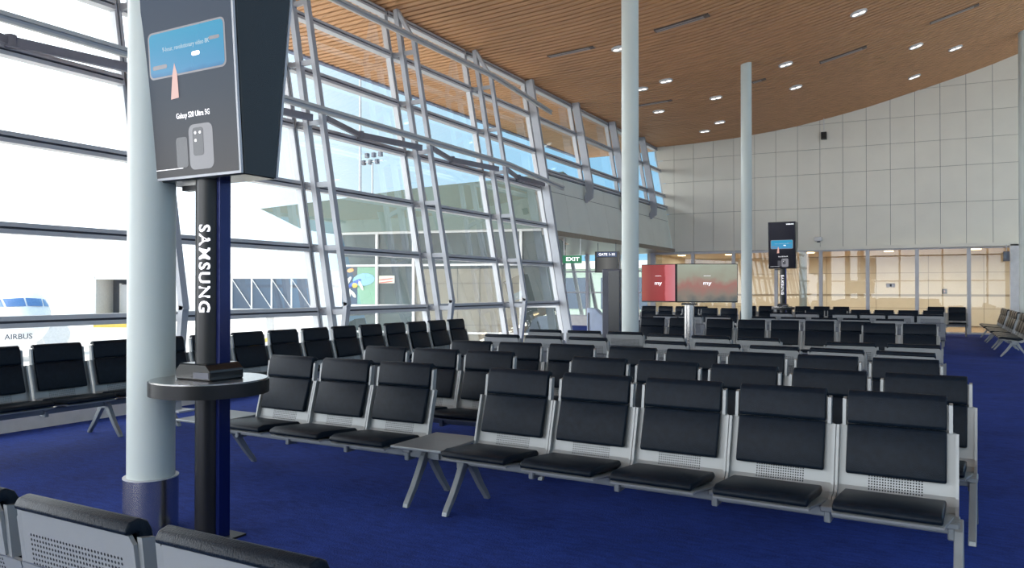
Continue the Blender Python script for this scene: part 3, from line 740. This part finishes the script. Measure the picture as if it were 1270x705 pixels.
for u0, u1, nm, m in ((0, 2.72, 'glazing', 'bglass'), (2.72, 6.6, 'tiled_wall', 'btile'), (6.6, 7.95, 'glazing', 'bglass')):
    if nm == 'tiled_wall':
        bpr([(u0, -4), (u1, -4), (u1, 2.2), (u0, 2.2)], -.02, .2, M[m], nm, t); bpr([(u0, 2.2), (u1, 2.2), (u1, 3.44), (u0, 3.44)], 0, .2, M['bglass'], 'glazing', t)
        for k in range(1, 5): bpr([(u0 + k*.78, -.5), (u0 + k*.78 + .02, -.5), (u0 + k*.78 + .02, 2.2), (u0 + k*.78, 2.2)], -.03, 0, M['joint'], 'tile_joint', t)
        for z in (.3, 1.0, 1.7): bpr([(u0, z), (u1, z), (u1, z+.02), (u0, z+.02)], -.03, 0, M['joint'], 'tile_joint', t)
    else: bpr([(u0, -4), (u1, -4), (u1, 3.44), (u0, 3.44)], 0, .2, M[m], nm, t)
for u in (0, 1.36, 2.72, 6.5): bpr([(u-.045, 0), (u+.045, 0), (u+.045, 3.44), (u-.045, 3.44)], -.10, .02, M['white'], 'mullion', t)
for z in (.04, .95, 2.33): bpr([(0, z-.03), (7.9, z-.03), (7.9, z+.04), (0, z+.04)], -.08, .02, M['white'], 'transom', t)
# colourful window picture on the annex
pm = {'y': mat('mural yellow', (.75, .52, .08), .5, emit=.15), 'b': mat('mural blue', (.03, .10, .45), .5, emit=.3), 'c': mat('mural pale blue', (.22, .45, .62), .5, emit=.3), 'g': mat('mural green', (.18, .38, .25), .5, emit=.2), 'w': mat('mural cream', (.75, .74, .60), .5, emit=.25), 'o': mat('mural orange', (.8, .35, .06), .5, emit=.3), 'k': mat('mural dark', (.03, .03, .05), .5), 'r': mat('mural red', (.7, .08, .06), .5, emit=.3)}
mu = thing('window_mural', 'colourful abstract picture of yellow, blue and cream shapes in the annex window', 'mural')
def blob(u, z, ru, rz_, a, m, v=-.03, nm='shape', n=12, par=None):
    pts = []
    for i in range(n):
        th = 2*PI*i/n; x = ru*math.cos(th); y = rz_*math.sin(th)
        pts.append((u + x*math.cos(a) - y*math.sin(a), z + x*math.sin(a) + y*math.cos(a)))
    bpr(pts, v - .01, v, pm[m], nm, par or mu)
bpr([(.06, 1.0), (1.3, 1.0), (1.3, 2.28), (.06, 2.28)], -.02, -.005, pm['g'], 'backing', mu)
bpr([(.06, 1.0), (.6, 1.0), (.6, 2.28), (.06, 2.28)], -.028, -.02, pm['k'], 'backing', mu)
blob(.85, 1.85, .42, .22, .1, 'c'); blob(.35, 2.17, .13, .07, .2, 'o', -.04); blob(.22, 1.75, .26, .07, .9, 'w', -.045); blob(.5, 1.72, .30, .07, .5, 'b', -.05)
blob(.52, 1.65, .10, .09, 0, 'y', -.055); blob(.75, 1.65, .20, .05, -1.1, 'w', -.05); blob(.3, 1.3, .24, .06, 1.4, 'w', -.05); blob(.46, 1.35, .16, .06, -.9, 'w', -.055); blob(.1, 1.5, .1, .1, .3, 'b', -.05)
m2 = thing('window_poster', 'white poster with red wavy stripes in the annex window', 'poster')
bpr([(1.42, 1.72), (2.0, 1.72), (2.0, 1.98), (1.42, 1.98)], -.03, -.005, pm['w'], 'backing', m2)
for k in range(2): blob(1.7, 1.76 + .1*k, .28, .018, .1, 'r', -.035, 'stripe', par=m2)
# jet bridge
ja = Vector((-57.4, 36.9, 0)); jd = Vector((14.55, 8.0, 0)); jl = jd.length; jd.normalize(); jn = Vector((-jd.y, jd.x, 0))
t = thing('jet_bridge', 'white passenger boarding bridge with open grey cab and glazed tunnel outside', 'jet bridge')
def jb(u0, u1, v0, v1, z0, z1, nm, m):
    q = MB(); q.hexa([tuple(ja + jd*u + jn*v + Vector((0, 0, z))) for z in (z0, z1) for u, v in ((u0, v0), (u1, v0), (u1, v1), (u0, v1))])
    return q.build(nm, M[m], t)
jb(0, .15, -.2, 3, -1.1, 2.5, 'cab_side', 'bridge'); jb(0, 2.8, -.2, 3, 2.3, 2.65, 'cab_roof', 'bridge'); jb(0, 2.8, 2.4, 3, -1.1, 2.3, 'cab_back', 'darkgrey')
jb(.9, 1.1, 1.9, 2.3, -1.1, 2.0, 'cab_door', 'bridge'); jb(1.2, 2.7, 1.5, 2.2, -1.1, 1.9, 'cab_panel', 'alu'); jb(0, 3, -.3, 3, -1.45, -1.1, 'cab_floor', 'yellow')
jb(2.8, 10.6, 0, 3, -.6, 2.6, 'tunnel', 'bridge')
jb(10.6, 17.0, 0, 3, .02, 2.35, 'glazed_tunnel', 'bridgeglass'); jb(10.5, 17.1, -.1, 3.1, 2.35, 2.75, 'tunnel_roof', 'bridge'); jb(10.5, 17.1, -.1, 3.1, -.35, .02, 'tunnel_sill', 'bridge')
for k in range(5): jb(10.6 + 1.55*k, 10.72 + 1.55*k, -.08, 0, .02, 2.35, 'post', 'bridge')
for k in range(4):
    q = MB(); a = ja + jd*(10.7 + 1.55*k) - jn*.06; b = ja + jd*(12.2 + 1.55*k) - jn*.06
    q.bar(tuple(a + Vector((0, 0, 2.3))), tuple(b + Vector((0, 0, .05))), .06, .06); q.build('diagonal', M['bridge'], t)
jb(13, 13.5, 1, 1.5, -4, -.35, 'support_leg', 'bridge'); jb(3, 3.5, 1, 1.5, -4, -.6, 'support_leg', 'bridge'); jb(17.1, 19.5, -.5, 3.5, -4, 3.0, 'rotunda', 'bridge')
# ground vehicle under the bridge
t = thing('baggage_loader', 'yellow ground loader parked on the apron below the boarding bridge', 'vehicle', (-40.5, 37.5, -4), R(30))
MB().box((-1.6, -.9, .5), (1.6, .9, 1.0)).build('chassis', M['yellow'], t); MB().bar((-1.6, 0, 1.1), (1.9, 0, 2.6), 1.0, .2).build('conveyor', M['yellow'], t); MB().box((-1.5, -.8, 1.0), (-.6, .8, 2.2)).build('cab', M['bridgeglass'], t)
for sx in (-1.1, 1.1):
    for sy in (-.9, .9):
        q = MB(); q.cyl(0, 0, -.12, .12, .42, 20); w_ = q.build('wheel', M['matblack'], t); w_.location = (sx, sy, .42); w_.rotation_euler = (PI/2, 0, 0)
# aircraft with its nose towards the hall
t = thing('aircraft', 'white parked passenger jet nose with blue cockpit windows seen through the left glass', 'aircraft', (-44.9, 25.0, -.05), R(165))
# local: nose at origin region pointing +x... axis along x, body behind at -x... built with nose tip at +x
S_ = [(0, .02), (.12, .35), (.35, .68), (.7, 1.0), (1.2, 1.32), (1.8, 1.58), (2.6, 1.8), (3.6, 1.93), (5, 1.98), (26, 1.98), (32, 1.2), (36, .35)]
def rad(s):
    for (a, b), (c, d) in zip(S_, S_[1:]):
        if s <= c: return b + (d-b)*(s-a)/(c-a)
    return .3
def zoff(s): return -.55*max(0, 1 - s/3.6)**2
q = MB(); prev = None; seg = 40
for s, r in S_:
    ring = [q.bm.verts.new((s, r*math.cos(2*PI*k/seg), r*math.sin(2*PI*k/seg)*1.03 + zoff(s))) for k in range(seg)]
    if prev:
        for k in range(seg): q.bm.faces.new((prev[k], prev[(k+1) % seg], ring[(k+1) % seg], ring[k]))
    prev = ring
ac = thing('x', None, None); D.objects.remove(ac)
fus = q.build('fuselage', M['plane'], t, True)
def srf(lat, z):
    s = 0.
    while s < 6 and math.hypot(lat, (z - zoff(s))/1.03) > rad(s): s += .01
    return s
for quad in (((-.04, .62), (-.92, .58), (-.98, 1.02), (-.04, 1.08)), ((.04, .62), (.92, .58), (.98, 1.02), (.04, 1.08)),
             ((-1.02, .58), (-1.45, .55), (-1.38, .95), (-1.06, 1.0)), ((1.02, .58), (1.45, .55), (1.38, .95), (1.06, 1.0))):
    q = MB(); N = 6; g_ = []
    for i in range(N+1):
        row = []
        for j in range(N+1):
            u = i/N; v = j/N
            a = [quad[0][k]*(1-u) + quad[1][k]*u for k in (0, 1)]; b = [quad[3][k]*(1-u) + quad[2][k]*u for k in (0, 1)]
            la = a[0]*(1-v) + b[0]*v; zz = a[1]*(1-v) + b[1]*v
            row.append(q.bm.verts.new((srf(la, zz) - .05, la, zz)))
        g_.append(row)
    for i in range(N):
        for j in range(N): q.bm.faces.new((g_[i][j], g_[i+1][j], g_[i+1][j+1], g_[i][j+1]))
    q.build('cockpit_window', M['cockpit'], t)
for s in (-1, 1):
    q = MB(); q.prism([(18, s*1.9), (24, s*1.9), (29.5, s*16), (27.5, s*16)], 'z', -.8, -.55); q.build('wing', M['plane'], t)
    q = MB(); 
    for a, b, r0 in ((16, 19.5, 1.1),):
        rg = []
        for xx, rr in ((a, .95), (a+.4, 1.12), (a+2, 1.12), (b, .7)):
            rg.append([q.bm.verts.new((xx, s*5.8 + rr*math.cos(2*PI*k/24), -1.9 + rr*math.sin(2*PI*k/24))) for k in range(24)])
        for r1, r2 in zip(rg, rg[1:]):
            for k in range(24): q.bm.faces.new((r1[k], r1[(k+1) % 24], r2[(k+1) % 24], r2[k]))
        q.bm.faces.new(rg[0]); q.bm.faces.new(rg[-1][::-1])
    q.build('engine', M['plane'], t, True)
q = MB(); q.prism([(29, 1.6), (35.5, .6), (37.5, 7.5), (35.3, 7.5)], 'y', -.15, .15); q.build('tail_fin', M['plane'], t)
q = MB(); q.bar((4.5, 0, -1.9), (4.5, 0, -3.6), .2, .2); q.build('nose_gear', M['alu'], t)
for s in (-.25, .25):
    q = MB(); q.cyl(0, 0, -.1, .1, .4, 20); w_ = q.build('nose_wheel', M['matblack'], t); w_.location = (4.5, s, -3.7); w_.rotation_euler = (PI/2, 0, 0)
me = text_mesh('AIRBUS', .42, .01, .006); me.transform(Matrix.Rotation(PI/2, 4, 'X')); me.transform(Matrix.Rotation(-PI/2, 4, 'Z'))
me.transform(Matrix.Translation((.0, .55, -1.1))); me.materials.clear(); me.materials.append(M['darkgrey']); link('name_lettering', me, t)
# another wing of the terminal far beyond the side area
t = thing('terminal_wing', 'pale green glazed terminal wing seen through the side area windows', 'building', (-24, 48, -4))
MB().box((-12, 0, 0), (10, 6, 6.9)).build('wall', mat('pale green cladding', (.42, .52, .45), .6), t)
MB().box((-12.4, -.5, 6.9), (10.4, 6.4, 7.4)).build('roof', M['bridge'], t)
for k in range(8): MB().box((-11.2 + 2.6*k, -.06, 4.2), (-9.4 + 2.6*k, .02, 6.3)).build('window', M['bridgeglass'], t)
# masts
t = thing('lightning_mast', 'thin tall white mast standing on the apron', 'mast', (-39.23, 46.76, -4)); MB().cyl(0, 0, 0, 30, .16, 12, .06).build('pole', M['alu'], t); MB().box((-.4, -.4, 0), (.4, .4, .3)).build('footing', M['curb'], t)
t = thing('floodlight_mast', 'distant floodlight mast with a cluster of lamps above the annex roof', 'mast', (-64.04, 78.76, -4)); MB().cyl(0, 0, 0, 22, .2, 12, .12).build('pole', M['alu'], t)
for k in range(6): MB().box((-1.6 + .55*k, -.3, 21.8 + .9*(k % 2)), (-1.2 + .55*k, .2, 22.4 + .9*(k % 2))).build('floodlight', M['darkgrey'], t)
MB().box((-1.7, -.05, 22.1), (1.7, .05, 22.25)).build('cross_arm', M['alu'], t)
# ------------------------------------------------------------------ light
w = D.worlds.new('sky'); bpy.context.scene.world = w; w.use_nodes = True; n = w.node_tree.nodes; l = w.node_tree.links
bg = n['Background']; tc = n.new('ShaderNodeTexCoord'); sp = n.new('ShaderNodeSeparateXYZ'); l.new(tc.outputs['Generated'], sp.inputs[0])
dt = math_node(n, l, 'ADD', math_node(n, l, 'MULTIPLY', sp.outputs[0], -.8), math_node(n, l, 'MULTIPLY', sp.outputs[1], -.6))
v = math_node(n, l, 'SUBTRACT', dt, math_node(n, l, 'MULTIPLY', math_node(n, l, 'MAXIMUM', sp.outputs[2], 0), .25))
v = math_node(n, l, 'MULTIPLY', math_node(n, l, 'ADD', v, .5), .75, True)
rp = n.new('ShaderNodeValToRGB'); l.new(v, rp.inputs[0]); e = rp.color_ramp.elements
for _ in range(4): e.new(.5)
for q_, (p, c) in zip(e, [(0, (.05, .11, .17)), (.20, (.07, .145, .21)), (.38, (.15, .20, .23)), (.56, (.30, .32, .34)), (.68, (.42, .44, .46)), (.85, (1.0, 1.03, 1.08))]): q_.position = p; q_.color = (*c, 1)  # last stop, behind the viewer, raised to light the hall
ex = math_node(n, l, 'MULTIPLY', math_node(n, l, 'SUBTRACT', sp.outputs[0], .2, ), .75, True)  # added brightness on the unseen right side, fills the hall
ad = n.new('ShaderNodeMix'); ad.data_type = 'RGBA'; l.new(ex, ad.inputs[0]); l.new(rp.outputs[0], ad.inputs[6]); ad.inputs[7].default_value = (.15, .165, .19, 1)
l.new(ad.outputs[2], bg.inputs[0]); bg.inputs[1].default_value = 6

def area(name, loc, rot, sx, sy, power, col):
    la = D.lights.new(name, 'AREA'); la.shape = 'RECTANGLE'; la.size = sx; la.size_y = sy; la.energy = power; la.color = col
    o = D.objects.new(name, la); C.objects.link(o); o.location = loc; o.rotation_euler = rot; return o
s = D.lights.new('sun', 'SUN'); s.energy = 4.0; s.angle = R(1); s.color = (1, .93, .84)
so = D.objects.new('sun', s); C.objects.link(so); so.rotation_euler = Vector((-.5, .3, .8)).to_track_quat('Z', 'Y').to_euler()
for xx in (-8, -4.5, -1, 2.5): area('corridor_lamp', (xx, 33, 2.85), (0, 0, 0), 3, 1.2, 75, (1, .90, .76))
area('annex_lamp', (-12, 26, 2.9), (0, 0, 0), 3, 3, 40, (1, .93, .85))

# ------------------------------------------------------------------ camera
cam = D.cameras.new('camera'); co = D.objects.new('camera', cam); C.objects.link(co)
cam.sensor_width = 36; cam.lens = 36*954/1270; cam.clip_end = 1500; cam.clip_start = .05
co.location = (0, 0, 1.5); co.rotation_euler = (R(90 + .42), 0, R(28.824))
sc_ = bpy.context.scene; sc_.camera = co
sc_.view_settings.view_transform = 'Standard'; sc_.view_settings.look = 'None'; sc_.view_settings.exposure = 0
sc_.cycles.max_bounces = 10; sc_.cycles.transparent_max_bounces = 16; sc_.cycles.diffuse_bounces = 5; sc_.cycles.use_denoising = True
sc_.cycles.sample_clamp_indirect = 4
